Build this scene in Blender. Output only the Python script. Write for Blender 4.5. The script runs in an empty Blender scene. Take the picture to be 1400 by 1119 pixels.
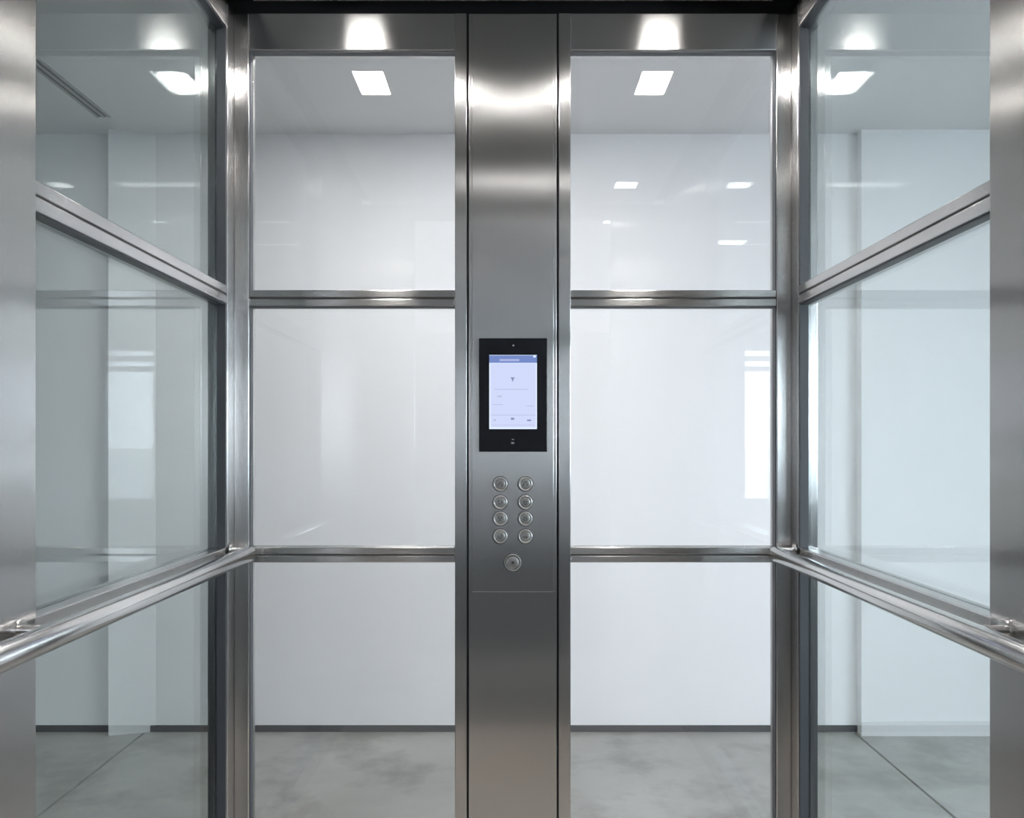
import bpy, bmesh, math
from mathutils import Vector, Matrix

# ------------------------------------------------------------------ camera, world, light, exposure
scene = bpy.context.scene
COL = scene.collection
EYE = 1.18                     # eye height above the floor
cam_d = bpy.data.cameras.new('camera')
cam_d.sensor_fit = 'HORIZONTAL'
cam_d.sensor_width = 36.0
cam_d.lens = 1084.0 / 1400.0 * 36.0
cam_d.shift_x = -1.0 / 1400.0
cam_d.shift_y = 47.5 / 1400.0
cam_d.clip_start = 0.02
cam = bpy.data.objects.new('camera', cam_d)
cam.location = (0, 0, EYE)
cam.rotation_euler = (math.pi / 2, 0, 0)
COL.objects.link(cam)
scene.camera = cam

world = bpy.data.worlds.new('overcast_sky')
world.use_nodes = True
scene.world = world
bg = world.node_tree.nodes['Background']
bg.inputs['Color'].default_value = (0.86, 0.93, 1.0, 1)
bg.inputs['Strength'].default_value = 10.5

scene.view_settings.view_transform = 'Standard'
scene.view_settings.look = 'None'
scene.view_settings.exposure = 0.72
scene.view_settings.gamma = 1.0
scene.view_settings.use_curve_mapping = False
scene.cycles.max_bounces = 14
scene.cycles.diffuse_bounces = 5
scene.cycles.glossy_bounces = 6
scene.cycles.transparent_max_bounces = 24
scene.cycles.transmission_bounces = 8
scene.cycles.sample_clamp_indirect = 0.0
scene.cycles.caustics_reflective = True
scene.cycles.caustics_refractive = False
CAR_LAMP = 55.0
HALL_LAMP = 12.0
SCR = 0.60


# ------------------------------------------------------------------ helpers
def prin(name, base, rough=0.5, metal=0.0, **kw):
    m = bpy.data.materials.new(name)
    m.use_nodes = True
    b = m.node_tree.nodes['Principled BSDF']
    b.inputs['Base Color'].default_value = (*base, 1)
    b.inputs['Roughness'].default_value = rough
    b.inputs['Metallic'].default_value = metal
    for k, v in kw.items():
        b.inputs[k].default_value = v
    return m


def steel(name, brush, base=(0.605, 0.595, 0.59), rough=0.25, aniso=1.0):
    """Brushed stainless steel; `brush` is the world direction of the grain."""
    m = prin(name, base, rough, 1.0)
    nt = m.node_tree
    b = nt.nodes['Principled BSDF']
    geo = nt.nodes.new('ShaderNodeNewGeometry')
    cr = nt.nodes.new('ShaderNodeVectorMath'); cr.operation = 'CROSS_PRODUCT'
    cr.inputs[1].default_value = brush
    nt.links.new(geo.outputs['Normal'], cr.inputs[0])
    ad = nt.nodes.new('ShaderNodeVectorMath'); ad.operation = 'ADD'
    ad.inputs[1].default_value = (0.0011, 0.0017, 0.0013)
    nt.links.new(cr.outputs[0], ad.inputs[0])
    nt.links.new(ad.outputs[0], b.inputs['Tangent'])
    b.inputs['Anisotropic'].default_value = aniso
    # fine grain: noise stretched along the brush direction
    sc = nt.nodes.new('ShaderNodeVectorMath'); sc.operation = 'MULTIPLY'
    sc.inputs[1].default_value = tuple(1.2 if abs(c) > 0.5 else 700.0 for c in brush)
    nt.links.new(geo.outputs['Position'], sc.inputs[0])
    no = nt.nodes.new('ShaderNodeTexNoise')
    no.inputs['Scale'].default_value = 1.0
    no.inputs['Detail'].default_value = 2.0
    nt.links.new(sc.outputs[0], no.inputs['Vector'])
    mr = nt.nodes.new('ShaderNodeMapRange')
    mr.inputs['To Min'].default_value = rough * 0.96
    mr.inputs['To Max'].default_value = rough * 1.04
    nt.links.new(no.outputs['Fac'], mr.inputs['Value'])
    nt.links.new(mr.outputs['Result'], b.inputs['Roughness'])
    cm = nt.nodes.new('ShaderNodeMix'); cm.data_type = 'RGBA'
    cm.inputs['A'].default_value = (*[c * 0.98 for c in base], 1)
    cm.inputs['B'].default_value = (*[min(1, c * 1.02) for c in base], 1)
    nt.links.new(no.outputs['Fac'], cm.inputs['Factor'])
    nt.links.new(cm.outputs['Result'], b.inputs['Base Color'])
    return m


def glass(name, tint):
    """Clear architectural pane: Fresnel mirror reflection over tinted transmission."""
    m = bpy.data.materials.new(name)
    m.use_nodes = True
    nt = m.node_tree
    for n in list(nt.nodes):
        nt.nodes.remove(n)
    out = nt.nodes.new('ShaderNodeOutputMaterial')
    mix = nt.nodes.new('ShaderNodeMixShader')
    tr = nt.nodes.new('ShaderNodeBsdfTransparent')
    tr.inputs['Color'].default_value = (*tint, 1)
    gl = nt.nodes.new('ShaderNodeBsdfGlossy')
    gl.inputs['Roughness'].default_value = 0.0
    gl.inputs['Color'].default_value = (0.97, 1.0, 1.0, 1)
    geo = nt.nodes.new('ShaderNodeNewGeometry')
    ior = nt.nodes.new('ShaderNodeMapRange')      # same ratio on both faces of the pane
    ior.inputs['To Min'].default_value = 1.52
    ior.inputs['To Max'].default_value = 1 / 1.52
    fr = nt.nodes.new('ShaderNodeFresnel')
    nt.links.new(geo.outputs['Backfacing'], ior.inputs['Value'])
    nt.links.new(ior.outputs['Result'], fr.inputs['IOR'])
    nt.links.new(fr.outputs['Fac'], mix.inputs['Fac'])
    nt.links.new(tr.outputs[0], mix.inputs[1])
    nt.links.new(gl.outputs[0], mix.inputs[2])
    nt.links.new(mix.outputs[0], out.inputs['Surface'])
    return m


def emit(name, color, strength):
    m = bpy.data.materials.new(name)
    m.use_nodes = True
    nt = m.node_tree
    for n in list(nt.nodes):
        nt.nodes.remove(n)
    out = nt.nodes.new('ShaderNodeOutputMaterial')
    e = nt.nodes.new('ShaderNodeEmission')
    e.inputs['Color'].default_value = (*color, 1)
    e.inputs['Strength'].default_value = strength
    nt.links.new(e.outputs[0], out.inputs['Surface'])
    return m


def plaster(name, base):
    m = prin(name, base, 0.55)
    nt = m.node_tree
    b = nt.nodes['Principled BSDF']
    geo = nt.nodes.new('ShaderNodeNewGeometry')
    no = nt.nodes.new('ShaderNodeTexNoise')
    no.inputs['Scale'].default_value = 90.0
    no.inputs['Detail'].default_value = 3.0
    nt.links.new(geo.outputs['Position'], no.inputs['Vector'])
    bp = nt.nodes.new('ShaderNodeBump')
    bp.inputs['Strength'].default_value = 0.04
    bp.inputs['Distance'].default_value = 0.002
    nt.links.new(no.outputs['Fac'], bp.inputs['Height'])
    nt.links.new(bp.outputs[0], b.inputs['Normal'])
    return m


def concrete(name):
    m = prin(name, (0.3, 0.3, 0.29), 0.38)
    nt = m.node_tree
    b = nt.nodes['Principled BSDF']
    geo = nt.nodes.new('ShaderNodeNewGeometry')
    def noise(scale, detail, off, stretch=(1, 1, 1)):
        mp = nt.nodes.new('ShaderNodeMapping')
        mp.inputs['Location'].default_value = off
        mp.inputs['Scale'].default_value = stretch
        nt.links.new(geo.outputs['Position'], mp.inputs['Vector'])
        n = nt.nodes.new('ShaderNodeTexNoise')
        n.inputs['Scale'].default_value = scale
        n.inputs['Detail'].default_value = detail
        n.inputs['Roughness'].default_value = 0.62
        nt.links.new(mp.outputs[0], n.inputs['Vector'])
        return n
    big = noise(1.6, 5, (3.1, 1.7, 0))
    blot = noise(3.2, 8, (0.4, 2.3, 0), (1.0, 1.0, 1))
    fine = noise(60, 4, (0, 0, 0))
    r1 = nt.nodes.new('ShaderNodeValToRGB')
    e = r1.color_ramp.elements
    e[0].position = 0.30; e[0].color = (0.29, 0.29, 0.268, 1)
    e[1].position = 0.68; e[1].color = (0.41, 0.408, 0.39, 1)
    nt.links.new(big.outputs['Fac'], r1.inputs['Fac'])
    r2 = nt.nodes.new('ShaderNodeValToRGB')
    e = r2.color_ramp.elements
    e[0].position = 0.36; e[0].color = (0.70, 0.70, 0.68, 1)
    e[1].position = 0.52; e[1].color = (1.06, 1.06, 1.06, 1)
    nt.links.new(blot.outputs['Fac'], r2.inputs['Fac'])
    mu = nt.nodes.new('ShaderNodeMix'); mu.data_type = 'RGBA'; mu.blend_type = 'MULTIPLY'
    mu.inputs['Factor'].default_value = 1.0
    nt.links.new(r1.outputs[0], mu.inputs['A'])
    nt.links.new(r2.outputs[0], mu.inputs['B'])
    nt.links.new(mu.outputs['Result'], b.inputs['Base Color'])
    rr = nt.nodes.new('ShaderNodeMapRange')
    rr.inputs['To Min'].default_value = 0.28
    rr.inputs['To Max'].default_value = 0.5
    nt.links.new(blot.outputs['Fac'], rr.inputs['Value'])
    nt.links.new(rr.outputs['Result'], b.inputs['Roughness'])
    bp = nt.nodes.new('ShaderNodeBump')
    bp.inputs['Strength'].default_value = 0.08
    bp.inputs['Distance'].default_value = 0.003
    nt.links.new(fine.outputs['Fac'], bp.inputs['Height'])
    nt.links.new(bp.outputs[0], b.inputs['Normal'])
    return m


M = {
    'steel_v': steel('brushed_steel_vertical', (0, 0, 1)),
    'steel_x': steel('brushed_steel_crosswise', (1, 0, 0), rough=0.24),
    'steel_y': steel('brushed_steel_lengthwise', (0, 1, 0), rough=0.24),
    'tube': prin('polished_steel_tube', (0.68, 0.67, 0.66), 0.19, 1.0),
    'button': prin('satin_button_steel', (0.50, 0.49, 0.48), 0.42, 1.0),
    'ring': prin('bright_ring_steel', (0.78, 0.77, 0.75), 0.34, 1.0),
    'mark': prin('dark_engraving', (0.18, 0.18, 0.18), 0.5, 0.4),
    'gap': prin('black_gap_shade', (0.02, 0.022, 0.025), 0.6),  # near-black stands in for the shade inside gaps and vent slots
    'reveal_shade': prin('dark_reveal_shade', (0.07, 0.075, 0.085), 0.45),  # dark grey paints shade and dim reflections into the pane reveals
    'groove': prin('shadow_groove', (0.13, 0.125, 0.12), 0.5, 0.3),
    'roof_recess_shade': prin('dark_roof_recess_shade', (0.03, 0.03, 0.032), 0.5),  # near-black for the roof and the shadow gap painted above the header
    'carceil': prin('satin_grey_ceiling_panel', (0.30, 0.295, 0.285), 0.42, 0.0),
    'carfloor': prin('grey_rubber_flooring', (0.60, 0.52, 0.45), 0.6),
    'sheet': prin('dark_sheet', (0.05, 0.05, 0.052), 0.95),  # unseen floor sheets added so the steel mirrors something darker
    'sill': prin('entry_strip', (0.21, 0.20, 0.18), 0.6, 0.0),
    'glass_back': glass('clear_glass', (0.978, 0.981, 0.985)),
    'glass_side': glass('green_tinted_glass', (0.893, 0.930, 0.931)),
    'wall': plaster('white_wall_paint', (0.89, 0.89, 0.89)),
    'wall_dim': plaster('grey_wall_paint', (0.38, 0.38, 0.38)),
    'ceil': plaster('white_ceiling_paint', (0.86, 0.86, 0.86)),
    'concrete': concrete('stained_concrete'),
    'joint': prin('dark_joint_filler', (0.09, 0.09, 0.085), 0.9),
    'foot_shade': prin('dark_grey_foot_shade', (0.085, 0.085, 0.09), 0.6),
    'white': prin('white_trim_paint', (0.78, 0.78, 0.78), 0.5),
    'frame': prin('grey_window_frame', (0.33, 0.34, 0.35), 0.4, 0.2),
    'vent': prin('grey_vent_metal', (0.42, 0.43, 0.43), 0.45, 0.3),
    'bezel': prin('black_glass_bezel', (0.006, 0.007, 0.010), 0.22),
    'lamp_car': emit('car_lamp_diffuser', (1.0, 0.97, 0.93), CAR_LAMP),
    'lamp_strip': emit('strip_lamp_diffuser', (1.0, 0.97, 0.95), 6.0),
    'lamp_door': emit('door_lamp_diffuser', (1.0, 0.97, 0.93), 15.0),
    'lamp_wash': emit('wall_washer_diffuser', (1.0, 0.985, 0.98), 26.0),
    'lamp_slim': emit('slim_lamp_diffuser', (1.0, 0.97, 0.95), 3.5),
    'lamp_hall': emit('hall_lamp_diffuser', (1.0, 0.98, 0.95), HALL_LAMP),
    'lampframe': prin('lamp_trim', (0.35, 0.35, 0.35), 0.35, 0.6),
    'screen': emit('screen_glow', (0.66, 0.72, 0.98), SCR),
    'screen_edge': emit('screen_bright_edge', (0.72, 0.82, 1.0), SCR * 1.15),
    'screen_bar': emit('screen_header_blue', (0.19, 0.27, 0.58), SCR),
    'screen_bar2': emit('screen_header_text', (0.42, 0.48, 0.80), SCR),
    'screen_line': emit('screen_rule', (0.50, 0.54, 0.76), SCR),
    'screen_icon': emit('screen_icon_blue', (0.26, 0.31, 0.52), SCR),
    'led': prin('pale_led', (0.35, 0.36, 0.38), 0.4),
    'ground': prin('grey_ground', (0.45, 0.46, 0.47), 0.9),
}


def city_ground(m):
    nt = m.node_tree
    b = nt.nodes['Principled BSDF']
    geo = nt.nodes.new('ShaderNodeNewGeometry')
    vo = nt.nodes.new('ShaderNodeTexVoronoi')
    vo.inputs['Scale'].default_value = 0.05
    nt.links.new(geo.outputs['Position'], vo.inputs['Vector'])
    rp = nt.nodes.new('ShaderNodeValToRGB')
    rp.color_ramp.elements[0].color = (0.22, 0.23, 0.24, 1)
    rp.color_ramp.elements[1].color = (0.72, 0.73, 0.74, 1)
    nt.links.new(vo.outputs['Color'], rp.inputs['Fac'])
    nt.links.new(rp.outputs[0], b.inputs['Base Color'])


city_ground(M['ground'])


def link(name, me, mat, parent=None, loc=(0, 0, 0), rot=None):
    o = bpy.data.objects.new(name, me)
    COL.objects.link(o)
    if mat is not None and len(me.materials) == 0:
        me.materials.append(M[mat])
    o.location = loc
    if rot:
        o.rotation_euler = rot
    o.parent = parent
    return o


def bm_mesh(name, bm, smooth=False):
    bmesh.ops.recalc_face_normals(bm, faces=bm.faces[:])
    me = bpy.data.meshes.new(name)
    bm.to_mesh(me)
    bm.free()
    if smooth:
        for p in me.polygons:
            p.use_smooth = True
    return me


def wpos(parent):
    v = Vector((0, 0, 0))
    while parent is not None:
        v += Vector(parent.location)
        parent = parent.parent
    return v


def add_box(bm, lo, hi, bev=0.0):
    lo, hi = Vector(lo), Vector(hi)
    c, s = (lo + hi) / 2, hi - lo
    r = bmesh.ops.create_cube(bm, size=1.0, matrix=Matrix.Translation(c) @ Matrix.Diagonal((*s, 1)))
    if bev > 0:
        es = list({e for v in r['verts'] for e in v.link_edges})
        bmesh.ops.bevel(bm, geom=es, offset=bev, segments=2, profile=0.5, affect='EDGES')


def box(name, lo, hi, mat, parent=None, bev=0.0):
    """A box given by world corners; its origin sits at its centre."""
    lo, hi = Vector(lo), Vector(hi)
    lo, hi = Vector(map(min, lo, hi)), Vector(map(max, lo, hi))
    c = (lo + hi) / 2
    bm = bmesh.new()
    add_box(bm, lo - c, hi - c, bev)
    return link(name, bm_mesh(name, bm), mat, parent, c - wpos(parent))


def boxes(name, lst, mat, parent=None, bev=0.0):
    """Several touching boxes that form ONE piece (a profiled rail, an opening's wall)."""
    los = [Vector(map(min, a, b)) for a, b in lst]
    his = [Vector(map(max, a, b)) for a, b in lst]
    c = (Vector([min(v[i] for v in los) for i in range(3)]) + Vector([max(v[i] for v in his) for i in range(3)])) / 2
    bm = bmesh.new()
    for a, b in zip(los, his):
        add_box(bm, a - c, b - c, bev)
    return link(name, bm_mesh(name, bm), mat, parent, c - wpos(parent))


def prism(name, pts, z0, z1, mat, parent=None):
    cx = sum(p[0] for p in pts) / len(pts); cy = sum(p[1] for p in pts) / len(pts)
    bm = bmesh.new()
    lo = [bm.verts.new((x - cx, y - cy, 0)) for x, y in pts]
    hi = [bm.verts.new((x - cx, y - cy, z1 - z0)) for x, y in pts]
    bm.faces.new(lo); bm.faces.new(hi)
    n = len(pts)
    for i in range(n):
        bm.faces.new((lo[i], lo[(i + 1) % n], hi[(i + 1) % n], hi[i]))
    return link(name, bm_mesh(name, bm), mat, parent, Vector((cx, cy, z0)) - wpos(parent))


def lathe(profile, seg=40):
    """Revolve (radius, height) pairs about Z."""
    bm = bmesh.new()
    rings = []
    for r, h in profile:
        if r < 1e-6:
            rings.append([bm.verts.new((0, 0, h))])
        else:
            rings.append([bm.verts.new((r * math.cos(2 * math.pi * k / seg), r * math.sin(2 * math.pi * k / seg), h)) for k in range(seg)])
    for a, b in zip(rings, rings[1:]):
        if len(a) == 1 and len(b) == 1:
            continue
        for k in range(seg):
            k2 = (k + 1) % seg
            if len(a) == 1:
                bm.faces.new((a[0], b[k], b[k2]))
            elif len(b) == 1:
                bm.faces.new((a[k], b[0], a[k2]))
            else:
                bm.faces.new((a[k], b[k], b[k2], a[k2]))
    return bm


def shade_auto(me, deg=35):
    for p in me.polygons:
        p.use_smooth = True
    me.set_sharp_from_angle(angle=math.radians(deg))


def thing(name, loc, label=None, cat=None, group=None, kind=None):
    o = bpy.data.objects.new(name, None)
    o.empty_display_size = 0.1
    COL.objects.link(o)
    o.location = loc
    return tag(o, label, cat, group, kind)


def tag(o, label=None, cat=None, group=None, kind=None):
    if label: o['label'] = label
    if cat: o['category'] = cat
    if group: o['group'] = group
    if kind: o['kind'] = kind
    return o


# ------------------------------------------------------------------ the hall around the lift car
XL, XR, YB, YF, H = -3.4, 3.6, 3.25, -5.0, 2.45

floor = thing('floor', (0, 0, 0), 'stained grey concrete hall floor in wide slabs with dark joints', kind='structure')
box('joint_bed', (XL, YF, -0.10), (XR, YB, -0.012), 'joint', floor)
JX = [XL, -1.505, 1.395, XR]
JY = [YF, 0.0, YB]
for i in range(3):
    for j in range(2):
        g = 0.0045
        box('concrete_slab',
            (JX[i] + (g if i else 0), JY[j] + (g if j else 0), -0.03),
            (JX[i + 1] - (g if i < 2 else 0), JY[j + 1] - (g if j < 1 else 0), 0.0), 'concrete', floor, 0.002)
tag(box('floor_dark_sheet', (XL + 0.02, YF + 0.02, 0.0005), (XR - 0.02, -0.36, 0.008), 'sheet'), 'dark carpet added out of view to darken reflections', kind='structure')  # added sheet that darkens the lower steel reflections
for sx, nm in ((-1, 'left'), (1, 'right')):
    tag(box('floor_dark_sheet_' + nm, (sx * 0.80, -0.36, 0.0005), (sx * 3.3, 2.0, 0.008), 'sheet'), 'dark carpet strip added beside the lift car to darken reflections', kind='structure')
tag(box('ceiling', (XL, YF, H), (XR, YB, H + 0.1), 'ceil'), 'plain white hall ceiling behind the glass', kind='structure')
tag(box('wall_back', (XL - 0.1, YB, -0.1), (XR + 0.1, YB + 0.12, H), 'wall'),
    'white painted hall wall behind the glass', kind='structure')
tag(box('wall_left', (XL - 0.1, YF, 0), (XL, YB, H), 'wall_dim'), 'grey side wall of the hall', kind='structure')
tag(box('shadow_gap_back', (XL, YB - 0.006, 0), (1.41, YB, 0.026), 'foot_shade'),  # dark strip painted in place of the shadow gap at the wall foot
    'thin dark grey strip standing in for the shadow gap along the white back wall', kind='structure')

# slim splayed pier on the back wall, and the deeper wall section with its plinth
tag(prism('wall_pier', [(-1.463, YB), (-1.632, 3.20), (-1.648, YB)], 0, H, 'wall'),
    'narrow splayed white wall pier beside the ceiling air slot', kind='structure')
tag(box('wall_projection', (1.41, 3.205, 0), (XR, YB, H), 'wall'),
    'projecting white wall section above a pale plinth', kind='structure')
tag(box('baseboard_right', (1.407, 3.197, 0), (XR, 3.205, 0.058), 'white'),
    'pale low plinth at the foot of the projecting wall', kind='structure')


def wall_with_windows(name, axis, at, thick, span, wins, z0, z1, label, mat='wall'):
    """A wall along one axis with window openings [(a, b), ...] between heights z0 and z1."""
    def P(a, t, z):
        return (a, at + t, z) if axis == 'x' else (at + t, a, z)
    lst = [(P(span[0], 0, 0), P(span[1], thick, z0)), (P(span[0], 0, z1), P(span[1], thick, H))]
    cur = span[0]
    for a, b in wins:
        lst.append((P(cur, 0, z0), P(a, thick, z1)))
        cur = b
    lst.append((P(cur, 0, z0), P(span[1], thick, z1)))
    return tag(boxes(name, lst, mat), label, kind='structure')


def window(n, axis, at, thick, a, b, z0, z1, bars, inward):
    """Grey framed window; bars = heights of its transoms; a light portal fills the opening."""
    def P(u, t, z):
        return (u, at + t, z) if axis == 'x' else (at + t, u, z)
    mid = ((a + b) / 2, at + thick / 2) if axis == 'x' else (at + thick / 2, (a + b) / 2)
    w = thing('window_%d' % n, (mid[0], mid[1], z0), kind='structure')
    t0, t1, fw = thick * 0.35, thick * 0.65, 0.05
    box('jamb', P(a, t0, z0), P(a + fw, t1, z1), 'frame', w)
    box('jamb', P(b - fw, t0, z0), P(b, t1, z1), 'frame', w)
    box('head', P(a + fw, t0, z1 - fw), P(b - fw, t1, z1), 'frame', w)
    box('sill', P(a + fw, t0, z0), P(b - fw, t1, z0 + fw), 'frame', w)
    for zb in bars:
        box('transom', P(a + fw, t0, zb - 0.03), P(b - fw, t1, zb + 0.03), 'frame', w)
    edges = [z0 + fw] + [q for zb in bars for q in (zb - 0.03, zb + 0.03)] + [z1 - fw]
    for k in range(0, len(edges), 2):
        box('pane', P(a + fw, thick * 0.47, edges[k]), P(b - fw, thick * 0.53, edges[k + 1]), 'glass_back', w)
    ld = bpy.data.lights.new('window_portal', 'AREA')
    ld.shape = 'RECTANGLE'
    ld.size = b - a; ld.size_y = z1 - z0
    ld.cycles.is_portal = True
    lo = bpy.data.objects.new('window_portal', ld)
    COL.objects.link(lo)
    lo.location = P((a + b) / 2, thick * 1.0 if at + thick > at and inward in ('-x', '-y') else 0, (z0 + z1) / 2)
    lo.location = P((a + b) / 2, thick / 2, (z0 + z1) / 2)
    lo.rotation_euler = {'-x': (math.pi / 2, 0, math.pi / 2), '+y': (math.pi / 2, 0, math.pi)}[inward]
    return w


# window wall on the right (daylight), window bay in the wall behind the camera
RW = [(-4.3, -2.6), (-2.3, -0.6), (-0.3, 1.4)]
wall_with_windows('wall_right', 'y', XR, 0.14, (YF, YB), RW, 0.80, 2.25, 'white window wall of the hall')
for k, (a, b) in enumerate(RW):
    window(k + 1, 'y', XR, 0.14, a, b, 0.80, 2.25, (1.95,), '-x')
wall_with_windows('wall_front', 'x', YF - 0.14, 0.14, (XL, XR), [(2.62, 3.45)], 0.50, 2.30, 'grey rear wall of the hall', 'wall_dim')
window(4, 'x', YF - 0.14, 0.14, 2.62, 3.45, 0.50, 2.30, (2.04, 2.16), '+y')
tag(box('ground', (-1500, -2500, -14.1), (1500, 800, -14.0), 'ground'), 'grey ground far below the windows', kind='structure')


def ceiling_lamp(name, x0, x1, y0, y1, z, mat, label, group, fr=0.008):
    t = thing(name, ((x0 + x1) / 2, (y0 + y1) / 2, z), label, 'ceiling light', group)
    boxes('trim_frame', [((x0 - fr, y0 - fr, z - 0.004), (x1 + fr, y0, z)), ((x0 - fr, y1, z - 0.004), (x1 + fr, y1 + fr, z)),
                         ((x0 - fr, y0, z - 0.004), (x0, y1, z)), ((x1, y0, z - 0.004), (x1 + fr, y1, z))], 'lampframe', t)
    box('diffuser', (x0, y0, z - 0.003), (x1, y1, z - 0.0005), mat, t)
    return t


for (x0, x1, y0, y1, lb) in [(0.52, 0.60, -0.49, -0.41, 'small square white ceiling light just outside the car door, mirrored in the glass'),
                             (1.14, 1.46, -0.98, -0.88, 'longer slim white ceiling light out in the hall, mirrored in the glass')]:
    ceiling_lamp('hall_light', x0, x1, y0, y1, H, 'lamp_hall', lb, 'hall ceiling lights')

# wall washers hidden behind the car's header; the short one is added fill
for x0, x1, lb in ((-0.66, -0.16, 'long white hall ceiling light washing the wall behind the car'),
                   (0.26, 0.46, 'short ceiling light added out of view to brighten the wall behind the car')):
    ceiling_lamp('wall_washer', x0, x1, 2.24, 2.43, H, 'lamp_wash', lb, 'wall washing hall lights')
for y, lb in ((-0.47, 'slim white hall ceiling light next to the car door'), (-0.98, 'slim white hall ceiling light a step away from the car door')):
    ceiling_lamp('hall_light', -0.19, 0.19, y - 0.02, y + 0.02, H, 'lamp_slim', lb, 'hall ceiling lights')

# linear air slot in the hall ceiling
v = thing('air_slot', (-1.585, 2.03, H), 'long narrow dark twin-slot air vent in the hall ceiling', 'air vent')
box('slot_back', (-1.607, 1.0, H - 0.0015), (-1.563, 3.075, H - 0.0002), 'gap', v)
for x in (-1.609, -1.585, -1.561):
    box('slot_rail', (x - 0.0035, 1.0, H - 0.006), (x + 0.0035, 3.075, H - 0.0005), 'vent', v)

# ------------------------------------------------------------------ the lift car
YW = 2.0                      # inner face of the car's back wall
XS = 0.703                    # inner face of the side walls
YG = YW + 0.026               # back glass
XG = XS + 0.024               # side glass
YP = 1.164                    # where the side glass meets the wide steel panel
YD = 0.35                     # door line
Z_RAIL = [(0.880, 0.918), (1.527, 1.568)]
Z_HEAD, Z_TOP, Z_CEIL = 2.174, 2.267, 2.294


def rail_x(parent, x0, x1, z0, z1):
    """Horizontal rail in the back wall: two stacked bars with a fine groove between."""
    zm = (z0 + z1) / 2
    r = boxes('rail', [((x0, YW, z0), (x1, YW + 0.045, zm - 0.0016)), ((x0, YW, zm + 0.0016), (x1, YW + 0.045, z1))],
              'steel_x', parent, 0.0022)
    box('groove', (x0 + 0.001, YW + 0.004, zm - 0.0022), (x1 - 0.001, YW + 0.04, zm + 0.0022), 'groove', r)
    return r


def rail_y(parent, s, y0, y1, z0, z1):
    zm = (z0 + z1) / 2
    r = boxes('rail', [((s * XS, y0, z0), (s * (XS + 0.045), y1, zm - 0.0018)), ((s * XS, y0, zm + 0.0018), (s * (XS + 0.045), y1, z1))],
              'steel_y', parent, 0.0022)
    box('groove', (s * (XS + 0.005), y0 + 0.001, zm - 0.0024), (s * (XS + 0.04), y1 - 0.001, zm + 0.0024), 'groove', r)
    return r


# back wall of the car: posts, mullions, header, rails, six panes
JO, JI = 0.146, 0.116         # mullions beside the control column
for s in (-1, 1):
    cb = thing('wall_car_back_' + ('left' if s < 0 else 'right'), (s * 0.4, YW, 0),
               'three-pane steel-framed glass bay of the lift car back wall', kind='structure')
    box('corner_post', (s * 0.6655, YW, 0.0), (s * XS, YW + 0.05, Z_TOP), 'steel_v', cb, 0.0028)
    box('mullion', (s * JI, YW, 0.0), (s * JO, YW + 0.05, Z_TOP), 'steel_v', cb, 0.0015)
    box('header', (s * JO, YW + 0.001, Z_HEAD), (s * 0.6655, YW + 0.05, Z_TOP), 'steel_x', cb, 0.002)
    box('bottom_rail', (s * JO, YW, 0.0), (s * 0.6655, YW + 0.05, 0.08), 'steel_x', cb, 0.002)
    for z0, z1 in Z_RAIL:
        rail_x(cb, min(s * 0.6655, s * JO), max(s * 0.6655, s * JO), z0, z1)
    for z0, z1 in ((0.08, Z_RAIL[0][0]), (Z_RAIL[0][1], Z_RAIL[1][0]), (Z_RAIL[1][1], Z_HEAD)):
        box('glass_pane', (s * 0.6655, YG, z0), (s * JO, YG + 0.008, z1), 'glass_back', cb)
    box('reveal_shade', (s * JO, YW + 0.005, Z_HEAD - 0.003), (s * 0.6655, YG, Z_HEAD), 'reveal_shade', cb)  # dark strips paint the shade of the reveals around the panes
    box('reveal_shade', (s * JO, YW + 0.006, Z_RAIL[1][0] - 0.002), (s * 0.6655, YG, Z_RAIL[1][0]), 'reveal_shade', cb)
    for z0, z1 in ((0.08, Z_RAIL[0][0]), (Z_RAIL[0][1], Z_RAIL[1][0] - 0.002), (Z_RAIL[1][1], Z_HEAD - 0.003)):
        box('reveal_shade', (s * 0.6635, YW + 0.005, z0), (s * 0.6655, YG, z1), 'reveal_shade', cb)
    box('top_recess', (s * JI, YW + 0.03, Z_TOP), (s * 0.75, YW + 0.05, 2.335), 'roof_recess_shade', cb)

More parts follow.
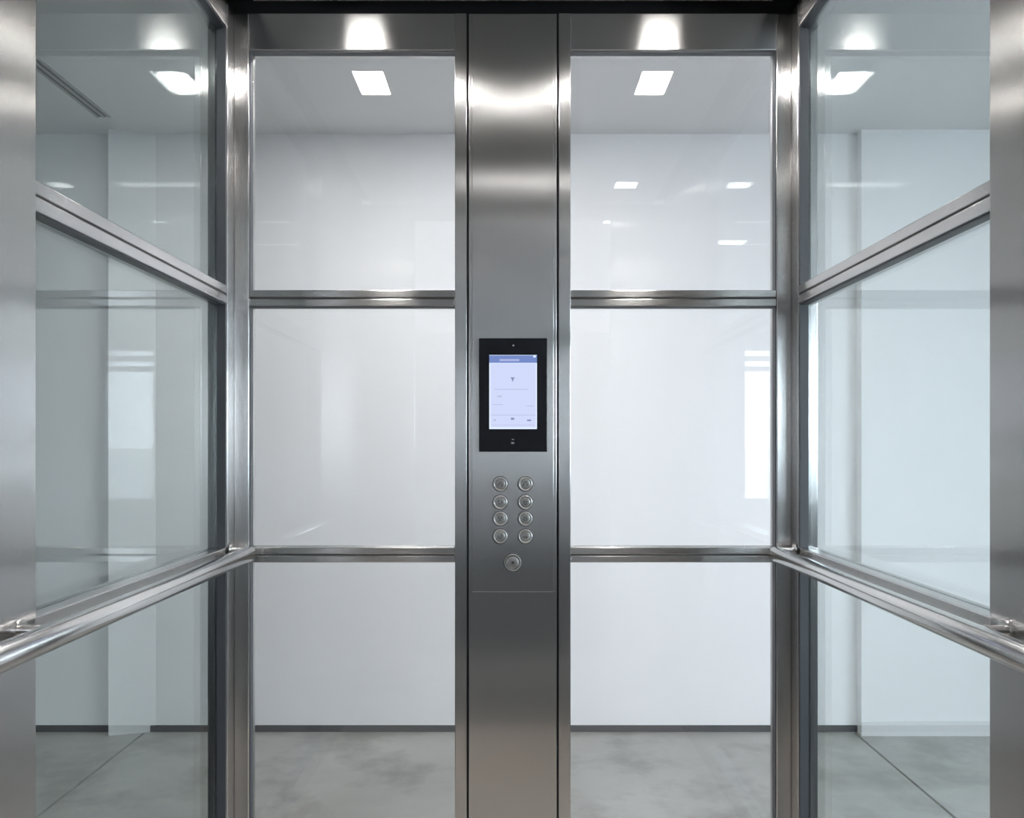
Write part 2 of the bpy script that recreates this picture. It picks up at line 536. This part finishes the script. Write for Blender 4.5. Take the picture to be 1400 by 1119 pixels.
# side walls of the car: stiles, headers, rails, three panes and a wide steel panel each
for s, nm in ((-1, 'left'), (1, 'right')):
    cw = thing('wall_car_' + nm, (s * XS, 1.5, 0), 'glazed side wall of the lift car with wide brushed steel panel', kind='structure')
    box('stile', (s * XS, 1.955, 0.0), (s * (XS + 0.05), YW + 0.05, Z_TOP), 'steel_v', cw, 0.0025)
    box('reveal_shade', (s * (XS + 0.005), YP, 2.203), (s * XG, 1.948, 2.206), 'reveal_shade', cw)  # dark strips paint the reveal shade on the side panes
    box('reveal_shade', (s * (XS + 0.005), YP, 1.522), (s * XG, 1.948, 1.525), 'reveal_shade', cw)
    box('reveal_shade', (s * (XS + 0.003), 1.948, 0.08), (s * XG, 1.955, 2.206), 'reveal_shade', cw)
    box('header', (s * XS, YP, 2.206), (s * (XS + 0.05), 1.955, Z_TOP), 'steel_y', cw, 0.002)
    box('bottom_rail', (s * XS, YP, 0.0), (s * (XS + 0.05), 1.955, 0.08), 'steel_y', cw, 0.002)
    for z0, z1 in ((0.880, 0.925), (1.525, 1.570)):
        rail_y(cw, s, YP, 1.955, z0, z1)
    for z0, z1 in ((0.08, 0.880), (0.925, 1.525), (1.570, 2.206)):
        box('glass_pane', (s * XG, YP, z0), (s * (XG + 0.008), 1.955, z1), 'glass_side', cw)
    box('side_panel', (s * (XS - 0.004), YD, 0.0), (s * (XS + 0.05), YP, 2.30), 'steel_v', cw, 0.003)
    box('top_recess', (s * (XS + 0.03), YD, Z_TOP), (s * (XS + 0.05), YW + 0.03, 2.335), 'roof_recess_shade', cw)

# door side of the car (behind the picture, seen only in reflections)
cf = thing('wall_car_front', (0, YD, 0), 'steel door surround of the lift car', kind='structure')
for s in (-1, 1):
    box('front_return', (s * 0.46, YD - 0.05, 0.0), (s * (XS + 0.05), YD, 2.30), 'steel_v', cf, 0.003)
box('transom', (-0.46, YD - 0.05, 2.235), (0.46, YD, 2.30), 'steel_x', cf, 0.003)

tag(box('ceiling_car', (-0.653, YD + 0.01, Z_CEIL), (0.653, YW - 0.005, 2.33), 'carceil', None, 0.002),
    'satin grey ceiling panel of the lift car', kind='structure')
tag(box('roof_car', (-0.76, YD - 0.05, 2.335), (0.76, YW + 0.06, 2.37), 'roof_recess_shade'), 'dark roof of the lift car', kind='structure')
tag(box('floor_car', (-XS, 0.75, 0.0005), (XS, YW, 0.012), 'carfloor'), 'warm grey floor covering of the lift car', kind='structure')
tag(box('floor_sill', (-XS, -0.34, 0.0005), (XS, 0.75, 0.010), 'sill'), 'dull grey entry strip of the lift car floor', kind='structure')

for s in (-1, 1):
    ceiling_lamp('car_light', s * 0.433 - 0.046, s * 0.433 + 0.046, 1.545, 1.690, Z_CEIL, 'lamp_car',
                 'bright white rectangular car light on the side of the ' + ('air slot' if s < 0 else 'projecting wall') + ', mirrored in the glass', 'lift car lights by the back wall')

ceiling_lamp('car_light', 0.44, 0.532, 0.62, 0.69, Z_CEIL, 'lamp_door',
             'single small white light near the car door, mirrored faintly in the glass', None)

ceiling_lamp('car_light', -0.22, 0.22, 0.63, 0.69, Z_CEIL, 'lamp_strip',
             'slim white strip light across the car ceiling, mirrored in the control column', None)

# ------------------------------------------------------------------ handrails
def handrail(s):
    t = thing('handrail', (s * 0.655, 1.2, 0.0), 'round polished steel handrail on the glass wall facing the ' + ('narrow wall pier and air slot' if s < 0 else 'projecting wall and pale plinth'),
              'handrail', 'handrails of the lift car')
    y0, y1, r, z = 0.42, 1.978, 0.019, 0.906
    n = 32
    bm = bmesh.new()
    prof = [(r * 0.0, 0.0), (r * 0.55, 0.0008), (r * 0.85, 0.003), (r, 0.008), (r, y1 - y0 - 0.008), (r * 0.85, y1 - y0 - 0.003),
            (r * 0.55, y1 - y0 - 0.0008), (0, y1 - y0)]
    bm.free()
    me = bm_mesh('tube', lathe(prof, n))
    shade_auto(me)
    link('tube', me, 'tube', t, Vector((s * 0.655, y0, z)) - wpos(t), (-math.pi / 2, 0, 0))
    for yb in (0.55, 1.122, 1.958 + 0.008):
        L = XS - 0.655 - 0.004
        prof = [(0, 0), (0.016, 0), (0.016, 0.003), (0.0145, 0.0045), (0.0075, 0.005), (0.0072, L + 0.0), (0, L)]
        me = bm_mesh('bracket', lathe(prof, 20))
        shade_auto(me)
        link('bracket', me, 'tube', t, Vector((s * (XS - 0.004), yb, z + 0.010)) - wpos(t), (0, -s * math.pi / 2, 0))
    return t


handrail(-1)
handrail(1)

# ------------------------------------------------------------------ control column
PX = 1 / 542.0
def bx_(px): return (px - 701) * PX
def bz_(py): return EYE + (607 - py) * PX

cp = thing('control_panel', (0, YW, 0), 'tall brushed steel lift control column with touch screen and round push buttons', 'control panel')
box('column_body', (-JI, YW + 0.022, 0.0), (JI, YW + 0.052, Z_TOP), 'gap', cp)
box('top_recess', (-JI, YW + 0.03, Z_TOP), (JI, YW + 0.05, 2.335), 'roof_recess_shade', cp)
box('faceplate', (-0.1115, YW + 0.002, 0.0), (0.1115, YW + 0.022, Z_TOP), 'steel_v', cp, 0.0018)
YF0 = YW + 0.002
cover = box('cover_plate', (bx_(645), YF0 - 0.0022, bz_(810)), (bx_(757), YF0, Z_TOP - 0.004), 'steel_v', cp, 0.0013)
YC = YF0 - 0.0022

disp = box('display', (bx_(655), YC - 0.006, bz_(618)), (bx_(748), YC, bz_(463)), 'bezel', cp, 0.0012)
YS = YC - 0.006
def flat(name, x0, y0, x1, y1, mat, d=0.0004, base=0.0):
    return box(name, (bx_(x0), YS - base - d, bz_(y1)), (bx_(x1), YS - base, bz_(y0)), mat, disp)
flat('screen_border', 669, 486, 734, 587, 'screen_edge', 0.0004)
flat('screen', 670.6, 497.5, 732.6, 584.8, 'screen', 0.0003, 0.0004)
flat('status_bar', 669, 486.6, 734, 496.8, 'screen_bar', 0.0003, 0.0004)
flat('status_text', 683, 491.5, 710, 494.5, 'screen_bar2', 0.0002, 0.0007)
flat('status_icon', 729, 486.8, 732.5, 489.3, 'screen_edge', 0.0002, 0.0007)
for (x0, y0, x1, y1) in ((676, 532.3, 722, 533.2), (671, 567.6, 732, 568.4), (673, 553.3, 688, 554.2), (720, 555, 729, 556), (673, 581.2, 731, 581.8)):
    flat('rule_line', x0, y0, x1, y1, 'screen_line', 0.0002, 0.0007)
for (x0, y0, x1, y1) in ((680, 541.5, 686, 543.4), (675, 573.5, 678, 576), (698.5, 571.5, 703, 574.5), (720.5, 574, 726, 576.2)):
    flat('screen_icon', x0, y0, x1, y1, 'screen_icon' if x0 > 690 else 'screen_line', 0.0002, 0.0007)
# small downward arrow
bm = bmesh.new()
a = [bm.verts.new((bx_(x), YS - 0.0009, bz_(y))) for x, y in ((698, 516.5), (703.8, 516.5), (702.2, 519.5), (700.9, 523), (699.6, 519.5))]
f = bm.faces.new(a)
r = bmesh.ops.extrude_face_region(bm, geom=[f])
bmesh.ops.translate(bm, verts=[q for q in r['geom'] if isinstance(q, bmesh.types.BMVert)], vec=(0, 0.0002, 0))
bmesh.ops.translate(bm, verts=bm.verts, vec=-wpos(disp))
link('arrow_icon', bm_mesh('arrow_icon', bm), 'screen_icon', disp)
flat('sensor_dot', 700.6, 472, 703, 474, 'led', 0.0003)
flat('speaker_slot', 699, 605, 703, 607.2, 'led', 0.0003)
flat('speaker_slot', 699.8, 600.6, 702.6, 601.8, 'led', 0.0003)

# push buttons: ring, domed cap and an engraved mark
MARKS = [   # worn, unreadable engraving: a few short strokes per cap
    [[(-2.6, 1.6), (-1.8, -0.6)], [(-0.4, -2.4), (0.6, -1.4)], [(1.4, 1.0), (2.4, 2.4)]],
    [[(-2.8, 2.0), (-2.6, -0.4)], [(-1.2, -2.4), (1.4, -2.4)], [(2.6, 0.0), (2.4, 2.0)]],
    [[(-2.6, -2.6), (-2.8, -0.4)], [(-2.2, 2.0), (-0.6, 2.8)], [(2.0, -1.0), (2.2, 1.4)]],
    [[(-1.8, -2.0), (-2.6, 0.4)], [(-1.2, 2.4), (0.8, 2.6)], [(0.8, -1.2), (1.6, -0.4)]],
    [[(-2.4, -2.4), (-2.0, -0.6)], [(1.0, -2.2), (2.4, -1.4)], [(-0.2, 0.8), (-0.8, 2.8)]],
    [[(-1.8, -1.8), (-0.2, -1.4)], [(-2.4, 0.6), (-1.4, 2.4)], [(2.0, -0.4), (1.4, 1.8)]],
    [[(-2.6, -0.4), (-2.2, 1.8)], [(1.8, -1.8), (2.4, 0.2)], [(-0.4, 2.8), (1.6, 2.4)]],
    [[(-2.4, 0.8), (-1.6, 2.2)], [(0.0, 0.4), (0.4, 1.4)], [(1.6, 2.2), (2.4, 0.6)]],
]


def strokes(name, polys, w, yd, parent):
    """Raised thin strokes (pixels on the plate, y down) as one mesh."""
    bm = bmesh.new()
    for poly in polys:
        for (xa, ya), (xb, yb) in zip(poly, poly[1:]):
            d = Vector((xb - xa, 0, -(yb - ya)))
            L = d.length
            ang = math.atan2(d.z, d.x)
            mt = Matrix.Translation(((xa + xb) / 2 * PX, 0, -(ya + yb) / 2 * PX)) @ Matrix.Rotation(-ang, 4, 'Y') @ Matrix.Diagonal(((L + w) * PX, 0.0006, w * PX, 1))
            bmesh.ops.create_cube(bm, size=1.0, matrix=mt)
    return link(name, bm_mesh(name, bm), 'mark', parent, (0, yd, 0))


def button(px, py, R, marks, k, ringw=2.0):
    r = R * PX
    cap = [(0, 0.0026), (r * 0.45, 0.0025), (r * 0.66, 0.0020), (r * 0.74, 0.0008), (r * 0.74, 0)]
    me = bm_mesh('button', lathe(cap)); shade_auto(me)
    b = link('button', me, 'button', cp, Vector((bx_(px), YC, bz_(py))) - wpos(cp))
    me.transform(Matrix.Rotation(math.pi / 2, 4, 'X'))
    ri = r - ringw * PX
    rg = [(ri, 0), (ri, 0.0022), (ri + (r - ri) * 0.3, 0.0034), (ri + (r - ri) * 0.7, 0.0034), (r, 0.0022), (r, 0)]
    me = bm_mesh('button_ring', lathe(rg)); shade_auto(me, 50)
    me.transform(Matrix.Rotation(math.pi / 2, 4, 'X'))
    link('button_ring', me, 'ring', b)
    sh = [(r, 0.0), (r, 0.0006), (r * 1.13, 0.0004), (r * 1.13, 0.0)]
    me = bm_mesh('button_seat', lathe(sh)); me.transform(Matrix.Rotation(math.pi / 2, 4, 'X'))
    link('button_seat', me, 'mark', b)
    strokes('engraved_mark', marks, 1.5, -0.0026, b)
    return b


k = 0
for py in (662, 687, 709.5, 733.5):
    for px in (684, 718.3):
        button(px, py, 9.6, [[(x * 0.95, y * 0.95) for x, y in p] for p in MARKS[k]], k)
        k += 1
button(701, 769.5, 11.6, [[(-0.8, -0.8), (0.8, -0.8), (0.8, 0.8), (-0.8, 0.8), (-0.8, -0.8)]], 8, 1.5)
